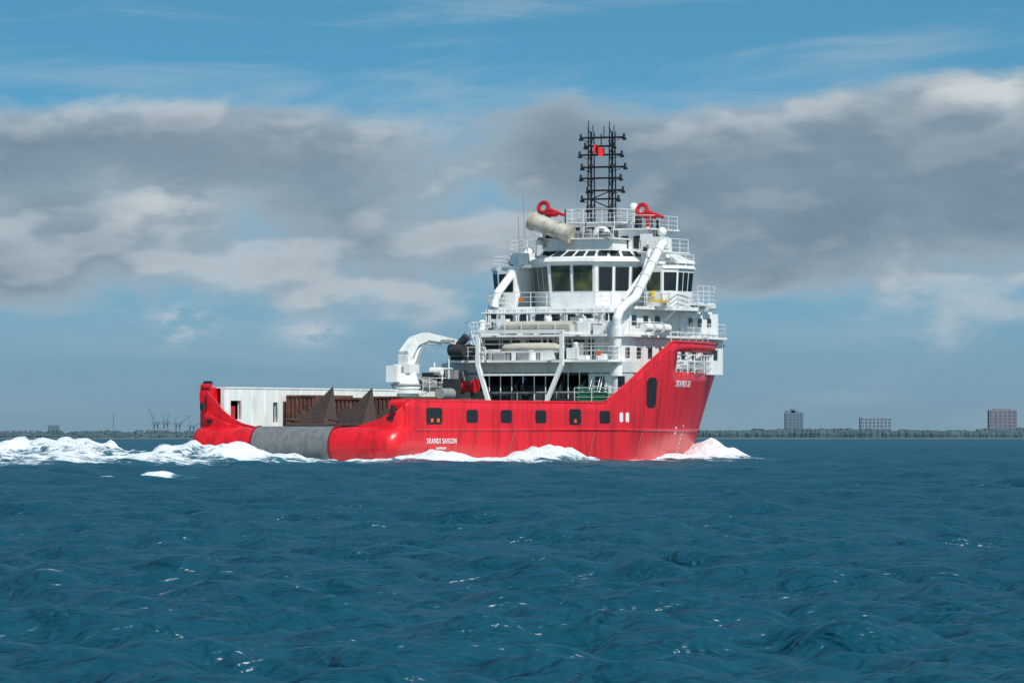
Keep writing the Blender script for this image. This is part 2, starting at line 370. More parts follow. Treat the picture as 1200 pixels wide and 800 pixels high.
ladder((38.9,5.2,4.8),(40.6,5.2,8.0)); ladder((39.0,-4.9,8.1),(40.8,-6.4,10.1)); ladder((42.0,4.6,10.1),(43.9,4.6,12.4)); ladder((50.0,2.2,16.4),(50,0.6,18.0))
for t in np.arange(-5,5.1,1.25): K.add([(43.3,t-0.05,12.2),(43.3,t+0.05,12.2),(42.4,t+0.05,11.3),(42.4,t-0.05,11.3),(42.4,t+0.05,12.2),(42.4,t-0.05,12.2)],[(0,1,2,3),(3,2,4,5),(0,3,5),(1,2,4)])
C=B('rescue_boat',M['beige'])
n=12
prof=[]
for j,(t,r) in enumerate([(-3.0,0.15),(-2.7,0.5),(-1.8,0.66),(0,0.7),(1.6,0.66),(2.3,0.45),(2.6,0.12)]):
    for i in range(n):
        an=2*math.pi*i/n; prof.append((39.9+r*math.cos(an),t,9.05+0.6*r*math.sin(an)))
C.add(prof,[(j*n+i,j*n+(i+1)%n,(j+1)*n+(i+1)%n,(j+1)*n+i) for j in range(6) for i in range(n)]+[tuple(range(n)),tuple(range(6*n,7*n))])
C.done()
C=B('boat_cover',M['beige']); C.cyl((40.9,-3.4,10.75),(40.9,2.6,10.75),0.45,n=14); C.done()
for t in(-2.4,1.6): P.beam((39.9,t,8.08),(39.9,t,8.6),0.3)
Gn=B('deck_basket',M['green']); 
for k in range(6):
    Gn.box(36.2,36.28,5.5,8.1,4.8+0.2*k,4.9+0.2*k)
for t in(5.5,6.8,8.05): Gn.box(36.12,36.19,t,t+0.08,4.75,5.95)
Gn.box(36.4,38.4,5.6,8.0,4.76,5.4); Gn.done()
R.rail([(40,8.3,4.75),(36,8.3,4.75),(36,5.3,4.75)],h=1.1)
R.rail([(36,-8.3,5.62),(31.8,-8.3,5.62)]); R.rail([(39.6,-5.9,5.62),(36,-6.9,5.62),(32.5,-6.3,5.62)])
T_=B('ventilation_trunk',M['white'])
T_.path([(40.2,7.0,4.75),(40.2,7.0,11.3),(40.6,7.0,11.9),(41.6,7.0,12.4),(43.8,6.9,13.1),(48.3,7.0,17.3),(48.8,7.0,17.5)],0.37,n=16)
T_.cyl((40.2,7,6.8),(40.2,7,7.6),0.58,n=18); T_.cyl((40.2,7,9.9),(40.2,7,10.6),0.52,n=18)
for k in(0.15,0.4,0.65,0.9): 
    a=Vector((43.8,6.9,13.1)).lerp(Vector((48.3,7.0,17.3)),k); d_=Vector((0.05,0,0.046)); T_.cyl(a-d_,a+d_,0.44,n=16)
T_.path([(45.5,-6.6,12.4),(46.2,-6.6,13.6),(50.2,-5.6,17.2)],0.33,n=14)
T_.path([(44.8,5.4,12.4),(44.8,5.4,13.0),(47.5,5.9,15.2),(48.6,5.9,17.0)],0.17,n=10)
T_.done()
b0=[(46.7,-2),(46.7,2),(50,5),(57,5.2),(58.4,3.6),(58.4,-3.6),(57,-5.2),(50,-5)]
b1=[(46.35,-2.15),(46.35,2.15),(49.8,5.3),(57.3,5.5),(58.9,3.7),(58.9,-3.7),(57.3,-5.5),(49.8,-5.3)]
BR=B('bridge',M['white']); BR.prism(b0,12.42,b1,16.1)
def sc(p,k): 
    cx=sum(a for a,_ in p)/len(p); return [(cx+(a-cx)*k,t*k) for a,t in p]
BR.prism(sc(b1,1.06),16.1,sc(b1,1.04),16.38)
BR.prism(sc(b1,1.0),16.38,sc(b1,0.80),17.05)
BG=B('bridge_windows',M['glass']); BG2=B('aft_bridge_windows',M['glassg']); BF=B('window_frames',M['grey'])
def face(i,pa,za,pb,zb):
    j=(i+1)%len(pa); return [(*pa[i],za),(*pa[j],za),(*pb[j],zb),(*pb[i],zb)]
def win(q,n,v0,v1,g,m=0.05,e=0.03):
    for k in range(n):
        a=e+(1-2*e)*k/n+m/2; c=e+(1-2*e)*(k+1)/n-m/2
        BF.panel(q,a-0.012,c+0.012,v0-0.02,v1+0.02,0.03); g.panel(q,a,c,v0,v1,0.05)
win(face(0,b0,12.42,b1,16.1),2,0.36,0.90,BG2,0.08)
win(face(1,b0,12.42,b1,16.1),3,0.36,0.88,BG,0.07)
win(face(7,b0,12.42,b1,16.1),3,0.36,0.88,BG2,0.07)
win(face(2,b0,12.42,b1,16.1),4,0.40,0.86,BG,0.04)
win(face(6,b0,12.42,b1,16.1),4,0.40,0.86,BG,0.04)
r0=sc(b1,1.0); r1=sc(b1,0.8)
for i,nn in((0,4),(1,4),(7,4)):
    q=face(i,r0,16.38,r1,17.05)
    for k in range(nn): BG.panel(q,(k+0.12)/nn,(k+0.88)/nn,0.2,0.85,0.03)
for sg in(1,-1):
    wp=[(48.4,sg*5),(48.4,sg*8.0),(52.6,sg*8.4),(54.5,sg*5.2)]
    K.prism(wp,12.15,wp,12.45)
    c0=[(48.0,sg*5.9),(48.0,sg*7.3),(49.0,sg*8.1),(51.6,sg*8.1),(52.2,sg*7.4),(52.2,sg*5.2)]
    c1=[(47.8,sg*5.8),(47.8,sg*7.4),(48.8,sg*8.35),(51.8,sg*8.35),(52.5,sg*7.5),(52.5,sg*5.1)]
    W.prism(c0,12.45,c1,15.5); W.prism([(a,t*1.02) for a,t in c1],15.5,c1,15.75)
    for i in range(4):
        q=face(i,c0,12.45,c1,15.5)
        if sg<0: q=[q[1],q[0],q[3],q[2]]
        n_={0:1,1:1,2:3,3:1}[i]
        for k in range(n_): (BG2 if i==0 and sg>0 else BG).panel(q,(k+0.1)/n_,(k+0.9)/n_,0.42,0.9,0.04)
    pp=[(51.5,sg*6),(51.5,sg*8.5),(56.8,sg*8.0),(57.5,sg*5)]
    K.prism(pp,12.6,pp,12.75)
    R.rail([(52.4,sg*8.4,12.75),(56.8,sg*7.9,12.75),(57.4,sg*5.6,12.75)])
    R.rail([(52.4,sg*8.4,13.9),(56.8,sg*7.9,13.9)],h=0.3,bars=1)
    R.rail([(48.4,sg*6.0,12.45),(47.6,sg*8.1,12.45),(52.4,sg*8.5,12.45)],h=1.0)
    R.rail([(48,sg*6,15.75),(48,sg*8,15.75),(52.3,sg*8.1,15.75)],h=0.9)
    Gy.ball((50,sg*7.2,16.2),0.3,8,6)
for x in(49.5,52,55): K.beam((x,7.8,12.2),(x,6.1,10.6),0.14)
R.rail([(48,8.3,7.1),(54,8.0,7.1),(60,6.2,7.1)],h=1.5,r=0.05)
slot=[(x,hb(x,8.0)-0.02,7.2) for x in np.arange(48.1,61,1.6)]
R.rail(slot,h=0.85,r=0.055,bars=3,gap=1.6)
topr=[(x,hb(x,9.6)-0.1,9.6) for x in np.arange(47,72,2.0)]
R.rail(topr,h=0.75,r=0.035,bars=2)
W.box(47.6,55,-3.1,3.1,17.0,17.9)
K.box(47.2,55.3,-3.4,3.4,17.9,18.0)
W.box(50.3,55,2.3,4.9,16.3,18.7); W.box(50.0,54.5,-5.0,-2.4,16.3,18.0)
K.box(49.9,55.4,2.0,5.4,18.7,18.82); K.box(49.6,55,-5.4,-2.2,18.0,18.1)
R.rail([(55.2,5.3,18.82),(50,5.3,18.82),(50,2.1,18.82)]); R.rail([(49.7,-2.3,18.1),(49.7,-5.3,18.1),(54.8,-5.3,18.1)])
W.box(50.8,53.6,-1.5,1.5,18.0,19.3); K.box(50.2,54.2,-2.6,2.6,19.3,19.4)
R.rail([(54.1,2.5,19.4),(50.3,2.5,19.4),(50.3,-2.5,19.4),(54.1,-2.5,19.4)])
R.rail([(47.3,0.6,18.0),(47.3,3.3,18.0)],h=0.9); 
W.box(48.9,50.2,5.0,6.6,15.9,16.8); K.box(48.5,53.5,4.8,7.2,16.8,16.9); R.rail([(48.6,5.0,16.9),(48.6,7.1,16.9),(53.4,7.1,16.9)])
W.box(49.5,51.2,5.4,6.4,16.9,18.1)
W.box(48.6,50,-6.6,-5.0,16.0,16.9); R.rail([(48.5,-5,16.9),(48.5,-6.8,16.9),(52,-6.8,16.9)])
for i in range(20):
    t=random.uniform(-3,3); hh=random.uniform(0.2,0.8); Gy.box(47.5,47.9,t,t+0.3,18.0,18.0+hh)
    t=random.uniform(-5,5); bb=random.choice([W,Dk,Gy]); bb.box(49.7,50.0,t,t+random.uniform(.2,.6),16.7,16.9+random.random())
for t in(-2.0,-0.7,0.8): Dk.box(50.72,50.79,t,t+0.6,18.3,19.0)
for t in(2.6,3.7): Dk.box(50.22,50.29,t,t+0.6,17.2,18.2)
DM=B('radar_domes',M['white'])
DM.cyl((48.6,1.6,17.0),(48.6,1.6,17.6),0.35,0.5); DM.ball((48.6,1.6,18.2),0.8,20,12); DM.ball((53,2.4,20.6),0.42,14,8); DM.cyl((53,2.4,19.4),(53,2.4,20.3),0.1)
DM.ball((50.3,6.2,18.5),0.4,12,8)
DM.done()
E=B('exhaust_stack',M['funnel'])
E.cyl((47.0,-0.3,18.25),(46.7,-3.7,19.45),0.70,0.70,28); E.cyl((46.72,-3.45,19.36),(46.69,-3.85,19.5),0.78,0.78,28); E.cyl((46.9,-1.4,18.64),(46.89,-1.52,18.68),0.75,0.75,28)
for t,z in((-0.9,17.9),(-2.8,18.6)): E.cyl((47.3,t,17.3),(47.0,t,z),0.12)
E.done()
E=B('exhaust_mouth',M['black']); E.cyl((46.688,-3.86,19.505),(46.684,-3.9,19.52),0.62,n=20); E.done()
E=B('funnel_cap',M['dark']); E.cyl((52.2,3.2,18.8),(52.2,3.2,19.9),0.3); E.cyl((52.9,3.9,18.8),(52.9,3.9,19.7),0.25); E.done()
FM=B('fire_monitors',M['monred'])
def monitor(s,t,z,sg):
    n=18; 
    for k in range(n):
        a0=2*math.pi*k/n; a1=2*math.pi*(k+1)/n
        FM.cyl((s+0.1*math.sin(a0),t+0.42*math.cos(a0),z+0.42*math.sin(a0)),(s+0.1*math.sin(a1),t+0.42*math.cos(a1),z+0.42*math.sin(a1)),0.18,n=8)
    FM.cyl((s,t+0.4,z-0.15),(s,t+1.9,z-0.65),0.2,0.12,10)
    FM.cyl((s,t+0.5,z-1.4),(s,t+0.5,z-0.3),0.15); FM.cyl((s,t+0.2,z-0.5),(s,t+1.2,z-0.55),0.24)
monitor(49.4,-4.0,20.6,1); monitor(51.0,4.1,20.35,1)
FM.done()
P.cyl((49.4,-3.5,18.1),(49.4,-3.5,19.3),0.14); P.cyl((51,4.6,18.8),(51,4.6,19.0),0.14)
MA=B('lattice_mast',M['black'])
for t in(-0.95,0.95):
    for ds in(-0.3,0.3):
        for dt in(-0.18,0.18): MA.cyl((52+ds,t+dt,19.3),(52+ds*0.7,t+dt*0.8-0.0,26.8),0.065,0.055,6)
    z=19.4
    while z<26.5:
        MA.cyl((51.7,t-0.18,z),(51.7,t+0.18,z+0.55),0.04,n=4); MA.cyl((51.7,t+0.18,z+0.55),(51.7,t-0.18,z+1.1),0.04,n=4)
        MA.cyl((51.7,t+0.18,z),(52.3,t+0.18,z+0.55),0.04,n=4)
        MA.cyl((51.7,t-0.2,z),(51.7,t+0.2,z),0.05,n=4); z+=1.1
for z,a,c in((20.5,-1.1,1.1),(21.3,-1.6,1.7),(22.0,-1.1,2.1),(23.0,-1.7,1.9),(23.9,-1.6,2.3),(24.9,-1.8,2.0),(25.6,-1.3,1.3),(26.3,-1.7,2.2)):
    MA.cyl((51.6,a,z),(51.6,c,z),0.075,n=6); MA.cyl((52.3,a+0.4,z),(52.3,c-0.4,z),0.05,n=6)
    for t in(a,c):
        MA.cyl((51.6,t,z-0.05),(51.6,t,z+0.3),0.1,n=6); MA.box(51.5,51.8,t-0.12,t+0.12,z-0.25,z-0.05)
    MA.cyl((51.6,a,z+0.0),(51.6,-0.95,z-0.45),0.03,n=4); MA.cyl((51.6,c,z),(51.6,0.95,z-0.45),0.03,n=4)
for t,z0,z1 in((-1.1,26.8,27.7),(-0.7,26.8,27.3),(0.8,26.8,27.6),(1.2,26.8,27.3),(0.3,26.2,27.2)): MA.cyl((51.8,t,z0),(51.8,t,z1),0.04,n=5)
MA.beam((51.9,-0.95,21.3),(51.9,0.95,22.0),0.08); MA.beam((51.9,0.95,20.5),(51.9,-0.95,21.3),0.08); MA.cyl((51.9,0,25.6),(51.9,0,26.6),0.05)
MA.cyl((48.5,-1.6,17.9),(48.5,-1.6,20.4),0.06); MA.cyl((48.6,0.2,18),(48.6,0.2,19.3),0.05); MA.cyl((51.6,5.2,17),(51.6,5.2,19.5),0.12); MA.cyl((51.2,5.6,17),(51.2,5.6,18.9),0.08)
MA.done()
A=B('whip_antennas',M['grey'])
A.cyl((52,5.6,18.8),(52,5.9,24.6),0.035,0.015,5); A.cyl((48.8,-5.4,18.1),(48.8,-5.6,22.2),0.03,0.015,5); A.cyl((50,-6.5,16.9),(50,-6.6,20),0.025,n=4)
A.cyl((57,4.5,16.4),(57,4.6,19.8),0.03,0.015,5); A.cyl((50.6,7,16.9),(50.6,7.05,19),0.025,n=4); A.done()
Fl=B('mast_flag',M['flag'])
v=[];nn=8
for i in range(nn+1):
    for j in(0,1): v.append((51.4+0.12*math.sin(i*1.1+j*0.4),-0.45+0.12*i,25.0+j*0.72-0.035*i+0.08*math.sin(i*0.9)))
Fl.add(v,[(2*i,2*i+2,2*i+3,2*i+1) for i in range(nn)]); Fl.done()
for t in(-3,3.0): Gy.cyl((47,t,17.9),(46.6,t,17.9),0.2)
for s_,t,z in((43.25,-3,13.0),(38.6,6.2,8.6)): Or.cyl((s_-0.05,t,z),(s_,t,z),0.2,n=14)
Or.box(51.0,51.04,5.2,5.8,12.6,13.4)
Y=B('yellow_gear',M['yellow']); Y.box(44.8,48.2,7.55,7.75,12.75,12.95); Y.cyl((47.9,6.5,13.2),(47.9,6.5,13.7),0.2); Y.done()
Sg=B('company_board',M['letter']); Sg.box(48.5,48.55,5.1,6.2,17.8,18.3); Sg.done()
for x in(44.5,46.2,47.9): W.cyl((x,7.3,10.7),(x+1.2,7.3,10.7),0.35,n=12)
for x in(56,58): W.cyl((x,6.6,12.6),(x+1.2,6.6,12.6),0.32,n=12)
for o in(W,D,R,G,K,P,Gy,Dk,Or,BR,BG,BG2,BF): o.done()

# ------------------------------------------------------------------ sea
TAB=rng.uniform(-1,1,(256,256))
def vn(x,y,sx,sy,sh=0):
    x=x/sx+37.3*sh; y=y/sy+91.7*sh
    i=np.floor(x).astype(int); j=np.floor(y).astype(int); fx_=x-i; fy_=y-j
    fx_=fx_*fx_*(3-2*fx_); fy_=fy_*fy_*(3-2*fy_)
    g=lambda a,b:TAB[a&255,b&255]
    return (g(i,j)*(1-fx_)+g(i+1,j)*fx_)*(1-fy_)+(g(i,j+1)*(1-fx_)+g(i+1,j+1)*fx_)*fy_
def build_sea():
    rows=[1.0,4,8,12,16,20,24]
    r=26.0
    while r<1400: rows.append(r); r*=1.0026
    while r<40000: rows.append(r); r*=1.12
    rows=np.array(rows)
    a=[]; x=-180.0
    while x<180-1e-6:
        a.append(x)
        st=0.042 if (-7.5<=x<7.5) else (0.3 if (-24<=x<24) else 3.5)
        nx=x+st
        for lim in(-24,-7.5,7.5,24):
            if x<lim-1e-9 and nx>lim: nx=lim
        x=nx
    a=np.radians(np.array(a)); nc=len(a); nr=len(rows)
    Rr,A_=np.meshgrid(rows,a,indexing='ij')
    X=Rr*np.sin(A_); Y_=Rr*np.cos(A_); Z=np.zeros_like(X)
    X0=X.copy(); Y0=Y_.copy()
    dr=np.maximum(Rr*0.0026,0.05)
    warp=1.2*vn(X0,Y0,6,6,1)+0.8*vn(X0,Y0,2.5,2.5,2)
    N=84
    lam=np.exp(np.linspace(math.log(0.42),math.log(15),N))
    for i in range(N):
        L=lam[i]; th=math.radians(255+rng.normal(0,38)); k=2*math.pi/L
        fade=np.clip((L/dr-2.2)/2.2,0,1)
        amp=0.0178*L**0.90/(1+(L/3.0)**1.1)
        ph=k*(X0*math.cos(th)+Y0*math.sin(th))+rng.uniform(0,6.28)+warp*0.9
        s=np.sin(ph); g=0.5+0.5*np.sin(X0*rng.normal(0,1.1)/L+Y0*rng.normal(0,1.1)/L+rng.uniform(0,6))
        Z+=amp*fade*(s+0.28*np.cos(2*ph))*(0.3+1.05*g)
    Zw=Z.copy()
    dx=X0+15.9; dy=Y0-450
    ca,sa=math.cos(ANG),math.sin(ANG)
    S=dx*ca+dy*sa; T=dx*sa-dy*ca
    u=np.clip((S-36)/33,0,1); bw=8.7*(1-u**1.7); bw=np.where(S<18,bw-1.5*np.clip(1-S/18,0,1),bw)
    d=np.abs(T)-bw
    ins=((S>-1.5)&(S<69.5)).astype(float)
    f1=vn(S,T,4.5,3,3); f2=vn(S,T,1.6,1.3,4); f3=vn(S,T,0.8,0.7,5); f0=vn(S,T,11,6,6)
    lump=np.clip(0.50+0.42*f0+0.42*f1+0.34*f2+0.24*f3,0.0,1.6)
    near=ins*np.exp(-(np.maximum(d,0)/2.4)**2)*np.clip(0.55+0.7*f0+0.3*f1,0,1.1)
    q=np.maximum(69-S,0)
    arm=np.where(S<70,np.exp(-((d-0.6-q*0.16)/(1.2+q*0.06))**2)*np.exp(-q/19.),0)
    arm2=np.exp(-((d-2.0-np.maximum(32-S,0)*0.18)/(1.6+np.maximum(30-S,0)*0.09))**2)*np.exp(-((S-15.5)/11.5)**2)
    bowf=np.exp(-((S-63.5)/6.0)**2)*np.exp(-((d-1.8)/3.4)**2)
    qt=np.exp(-((S-1.5)/3.5)**2)*np.exp(-((T-9.5)/2.5)**2)
    ast=np.maximum(-S,0); Wd=8.7+0.17*ast
    wake=np.where(S<1,np.exp(-(np.abs(T)/Wd)**5)*np.clip(1-ast/500,0,1),0)
    wedge=np.where(S<6,np.exp(-((np.abs(T)-Wd-1.5)/(2.4+0.07*ast))**2)*np.exp(-ast/70),0)
    foam=0.95*near+1.05*arm*(0.7+0.5*f1)+1.15*arm2*(0.85+0.45*f1)+1.5*bowf*(0.8+0.3*f2)+wake*(0.66+0.28*f1+0.14*f2)+0.9*wedge*(0.75+0.5*f1)+0.8*qt
    foam+=0.34*np.exp(-((d-7)/7.)**2)*ins*(0.7+0.8*f1)
    Z+=0.5*near*lump+0.85*arm*lump+1.35*arm2*lump+1.75*bowf*(0.45+0.65*lump)+0.6*qt*lump
    Z+=wake*(1.3*np.exp(-((S+24)/12.)**2)+0.95*np.exp(-((S+55)/13.)**2)+0.15-0.2*np.exp(-((S+3)/5.)**2))*(0.35+0.85*lump)
    Z+=0.8*wedge*lump
    def ridge(cx,cy,ang,lx,ly,h):
        c,s=math.cos(ang),math.sin(ang); a_=(X0-cx)*c+(Y0-cy)*s; b_=-(X0-cx)*s+(Y0-cy)*c
        return h*np.exp(-(a_/lx)**2-(b_/ly)**2)
    Z+=ridge(-24,250,0.12,11,5,0.55)+ridge(-22,300,0.15,13,6,0.35)+ridge(-14,238,0.12,9,5,0.25)
    cap=ridge(-15.0,249,0.5,2.2,1.5,1.0)
    foam+=cap*(0.85+0.7*vn(X0,Y0,0.7,1.0,8))+ridge(-24,330,0.15,9,5,0.5)*(0.7+f1)
    Z+=ridge(-15.0,249.5,0.5,2.3,1.4,0.26)*(1+0.4*vn(X0,Y0,0.7,1.0,8))
    zt=np.percentile(Zw[(Rr>60)&(Rr<500)],99.95)
    foam+=np.clip((Zw-zt)*9,0,0.38)*(Rr<900)
    Z*=np.where(Rr>1100,np.clip((1400-Rr)/300,0,1),1)
    co=np.stack([X,Y_,Z],-1).reshape(-1,3).astype(np.float32)
    i,j=np.meshgrid(np.arange(nr-1),np.arange(nc),indexing='ij'); j2=(j+1)%nc
    F_=np.stack([i*nc+j,i*nc+j2,(i+1)*nc+j2,(i+1)*nc+j],-1).reshape(-1,4).astype(np.int32)
    F_=np.ascontiguousarray(F_[:,::-1])
    nf=len(F_)
    me=bpy.data.meshes.new('sea'); me.vertices.add(len(co)); me.vertices.foreach_set('co',co.ravel())
    me.loops.add(nf*4); me.loops.foreach_set('vertex_index',F_.ravel())
    me.polygons.add(nf); me.polygons.foreach_set('loop_start',np.arange(nf,dtype=np.int32)*4)
    me.update(calc_edges=True)
    me.polygons.foreach_set('use_smooth',np.ones(nf,dtype=bool))
    at=me.attributes.new('foam','FLOAT','POINT'); at.data.foreach_set('value',foam.ravel().astype(np.float32))
    me.update(); o=bpy.data.objects.new('sea',me); scene.collection.objects.link(o)
    return o
sea=build_sea()
m=bpy.data.materials.new('sea_water'); n,l=nt(m); bs=n['Principled BSDF']
tc=n.new('ShaderNodeTexCoord')
mpg=n.new('ShaderNodeMapping'); mpg.inputs['Scale'].default_value=(0.62,1.0,1.0); l.new(tc.outputs['Object'],mpg.inputs['Vector'])
def noise(scale,detail,rough,dist=0):
    x=n.new('ShaderNodeTexNoise'); x.inputs['Scale'].default_value=scale; x.inputs['Detail'].default_value=detail; x.inputs['Roughness'].default_value=rough; x.inputs['Distortion'].default_value=dist
    l.new(mpg.outputs['Vector'],x.inputs['Vector']); return x.outputs['Fac']
big=noise(0.03,2,0.5)
mx=n.new('ShaderNodeMix'); mx.data_type='RGBA'; mx.inputs['A'].default_value=(0.003,0.045,0.076,1); mx.inputs['B'].default_value=(0.005,0.066,0.102,1)
l.new(big,mx.inputs['Factor'])
at=n.new('ShaderNodeAttribute'); at.attribute_name='foam'
fn=noise(1.1,5,0.72,dist=0.5)
fn2=n.new('ShaderNodeMapRange'); fn2.inputs['From Min'].default_value=0.25; fn2.inputs['From Max'].default_value=0.75; l.new(fn,fn2.inputs['Value'])
sub=n.new('ShaderNodeMath'); sub.operation='ADD'; l.new(at.outputs['Fac'],sub.inputs[0]); l.new(fn2.outputs[0],sub.inputs[1])
fr_=n.new('ShaderNodeMapRange'); fr_.interpolation_type='SMOOTHSTEP'; fr_.inputs['From Min'].default_value=0.92; fr_.inputs['From Max'].default_value=1.22
l.new(sub.outputs[0],fr_.inputs['Value'])
ae=n.new('ShaderNodeMapRange'); ae.inputs['From Min'].default_value=0.1; ae.inputs['From Max'].default_value=0.9; ae.inputs['To Max'].default_value=0.5
l.new(at.outputs['Fac'],ae.inputs['Value'])
mx2=n.new('ShaderNodeMix'); mx2.data_type='RGBA'; mx2.inputs['B'].default_value=(0.08,0.25,0.30,1); l.new(ae.outputs[0],mx2.inputs['Factor']); l.new(mx.outputs['Result'],mx2.inputs['A'])
l.new(mx2.outputs['Result'],bs.inputs['Base Color'])
bs.inputs['Roughness'].default_value=0.30; bs.inputs['IOR'].default_value=1.33; bs.inputs['Specular IOR Level'].default_value=0.45
h1_=noise(2.0,3,0.58,dist=0.3)
bp=n.new('ShaderNodeBump'); bp.inputs['Strength'].default_value=1.0; bp.inputs['Distance'].default_value=0.40; l.new(h1_,bp.inputs['Height']); l.new(bp.outputs['Normal'],bs.inputs['Normal'])
fo=n.new('ShaderNodeBsdfDiffuse'); fo.inputs['Color'].default_value=(0.76,0.80,0.83,1)
bp2=n.new('ShaderNodeBump'); bp2.inputs['Strength'].default_value=0.8; bp2.inputs['Distance'].default_value=0.5; l.new(fn,bp2.inputs['Height']); l.new(bp2.outputs['Normal'],fo.inputs['Normal'])
ms=n.new('ShaderNodeMixShader'); l.new(fr_.outputs[0],ms.inputs[0]); l.new(bs.outputs[0],ms.inputs[1]); l.new(fo.outputs[0],ms.inputs[2])
l.new(ms.outputs[0],n['Material Output'].inputs['Surface'])
sea.data.materials.append(m)

# ------------------------------------------------------------------ far shore
mt=mat('hazy_foliage',(0.058,0.095,0.112),0.95,scale=0.06,col2=(0.085,0.135,0.155),spec=0.0)  # distance haze mixed into the foliage colour
ms_=mat('hazy_shore_sand',(0.18,0.22,0.235),0.95,scale=0.01,spec=0.0)  # sand colour made bluish with distance haze
def top(name,builder,m):
    me=bpy.data.meshes.new(name); me.from_pydata(builder.v,[],builder.f); me.materials.append(m)
    o=bpy.data.objects.new(name,me); scene.collection.objects.link(o); return o
b=B('x',None)
xs=np.arange(-2400,2400,1.6)
for row in range(3):
    yy=6000+row*30
    base=4.6+row*1.0+0.9*np.sin(xs*0.006+row*2)+0.6*np.sin(xs*0.021+row)+np.where(xs>120,2.6,0.0)
    rr=np.zeros_like(xs)
    for L_,a_ in((14,1.1),(6,1.0),(3,0.8)):
        kn=rng.uniform(-1,1,int(4800/L_)+4); rr+=a_*np.interp((xs+2400)/L_,np.arange(len(kn)),kn)
    hh=np.maximum(base+rr+rng.uniform(-0.35,0.35,len(xs)),0.8)
    o=len(b.v)
    for x,h in zip(xs,hh): b.v+=[(x,yy,-0.5),(x,yy+rng.uniform(-1.5,1.5),h*0.6),(x,yy+4+rng.uniform(-2,2),h)]
    for i in range(len(xs)-1):
        k=o+3*i; b.f+=[(k,k+3,k+4,k+1),(k+1,k+4,k+5,k+2)]
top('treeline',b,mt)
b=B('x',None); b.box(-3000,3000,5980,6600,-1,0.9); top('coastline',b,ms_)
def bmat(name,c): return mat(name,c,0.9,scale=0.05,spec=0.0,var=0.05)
mb=[bmat('hazy_concrete',(0.15,0.21,0.27)),bmat('hazy_brick',(0.22,0.20,0.24)),bmat('hazy_pale_render',(0.24,0.31,0.37)),bmat('hazy_window_bands',(0.12,0.17,0.22))]  # distance haze mixed into every wall and window colour
def building(name,x0,x1,h,m,floors,y=6080,bays=6,steps=()):
    e=bpy.data.objects.new(name,None); scene.collection.objects.link(e); e.location=((x0+x1)/2,y,0)
    w=(x1-x0)/2
    b=B('walls',m); b.box(-w,w,0,18,0,h)
    for sx0,sx1,hh in steps: b.box(sx0,sx1,3,15,h+0.01,h+hh)
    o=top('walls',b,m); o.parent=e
    b=B('windows',m)
    for f in range(floors):
        z=1.5+f*(h-1.5)/floors
        for k in range(bays):
            a=-w+2*w*(k+0.18)/bays; c=-w+2*w*(k+0.82)/bays
            b.box(a,c,-0.25,-0.05,z+0.6,z+(h-1.5)/floors-0.6)
            b.box(-w-0.2,-w-0.05,1+k*2.6,2.6+k*2.6,z+0.6,z+(h-1.5)/floors-0.6)
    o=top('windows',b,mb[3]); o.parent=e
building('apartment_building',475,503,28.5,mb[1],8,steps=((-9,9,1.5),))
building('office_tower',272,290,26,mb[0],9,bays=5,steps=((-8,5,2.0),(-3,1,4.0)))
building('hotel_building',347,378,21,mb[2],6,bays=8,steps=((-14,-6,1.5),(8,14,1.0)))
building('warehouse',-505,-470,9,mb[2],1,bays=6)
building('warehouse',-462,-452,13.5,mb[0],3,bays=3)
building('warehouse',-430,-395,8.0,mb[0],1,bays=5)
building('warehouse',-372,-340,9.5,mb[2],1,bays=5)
def hcrane(x,h,ang,L):
    b=B('x',None)
    for dx in(-3,3):
        for dy in(0,8): b.cyl((x+dx,6100+dy,0),(x+dx*0.5,6100+dy,h*0.7),0.45,n=5)
    b.box(x-4,x+4,6098,6110,h*0.68,h*0.8)
    b.cyl((x,6104,h*0.7),(x+L*math.cos(ang),6104,h*0.7+L*math.sin(ang)),0.45,n=5)
    b.cyl((x-2,6104,h*0.75),(x-2,6104,h*1.1),0.35,n=5); b.cyl((x-2,6104,h*1.1),(x+L*math.cos(ang),6104,h*0.7+L*math.sin(ang)),0.2,n=4)
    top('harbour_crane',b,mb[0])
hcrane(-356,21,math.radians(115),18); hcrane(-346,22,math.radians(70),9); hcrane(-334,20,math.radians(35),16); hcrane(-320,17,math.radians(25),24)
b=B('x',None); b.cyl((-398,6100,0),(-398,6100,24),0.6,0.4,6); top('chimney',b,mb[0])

# ------------------------------------------------------------------ exhaust haze drifting aft of the stack
bm=bmesh.new(); bmesh.ops.create_icosphere(bm,subdivisions=3,radius=1.0)
me=bpy.data.meshes.new('exhaust_smoke'); bm.to_mesh(me); bm.free()
smk=bpy.data.objects.new('exhaust_smoke',me); scene.collection.objects.link(smk)
smk.location=(2.6,494,24.6); smk.scale=(5.0,3.2,6.2); smk.rotation_euler=(0,math.radians(12),0)
m=bpy.data.materials.new('exhaust_haze'); n,l=nt(m); n.remove(n['Principled BSDF'])
tc=n.new('ShaderNodeTexCoord'); ln=n.new('ShaderNodeVectorMath'); ln.operation='LENGTH'; l.new(tc.outputs['Object'],ln.inputs[0])
mr=n.new('ShaderNodeMapRange'); mr.interpolation_type='SMOOTHSTEP'; mr.inputs['From Min'].default_value=1.0; mr.inputs['From Max'].default_value=0.0; mr.inputs['To Max'].default_value=0.055
l.new(ln.outputs['Value'],mr.inputs['Value'])
pv=n.new('ShaderNodeVolumePrincipled'); pv.inputs['Color'].default_value=(0.34,0.29,0.24,1); l.new(mr.outputs[0],pv.inputs['Density'])
l.new(pv.outputs[0],n['Material Output'].inputs['Volume']); me.materials.append(m)

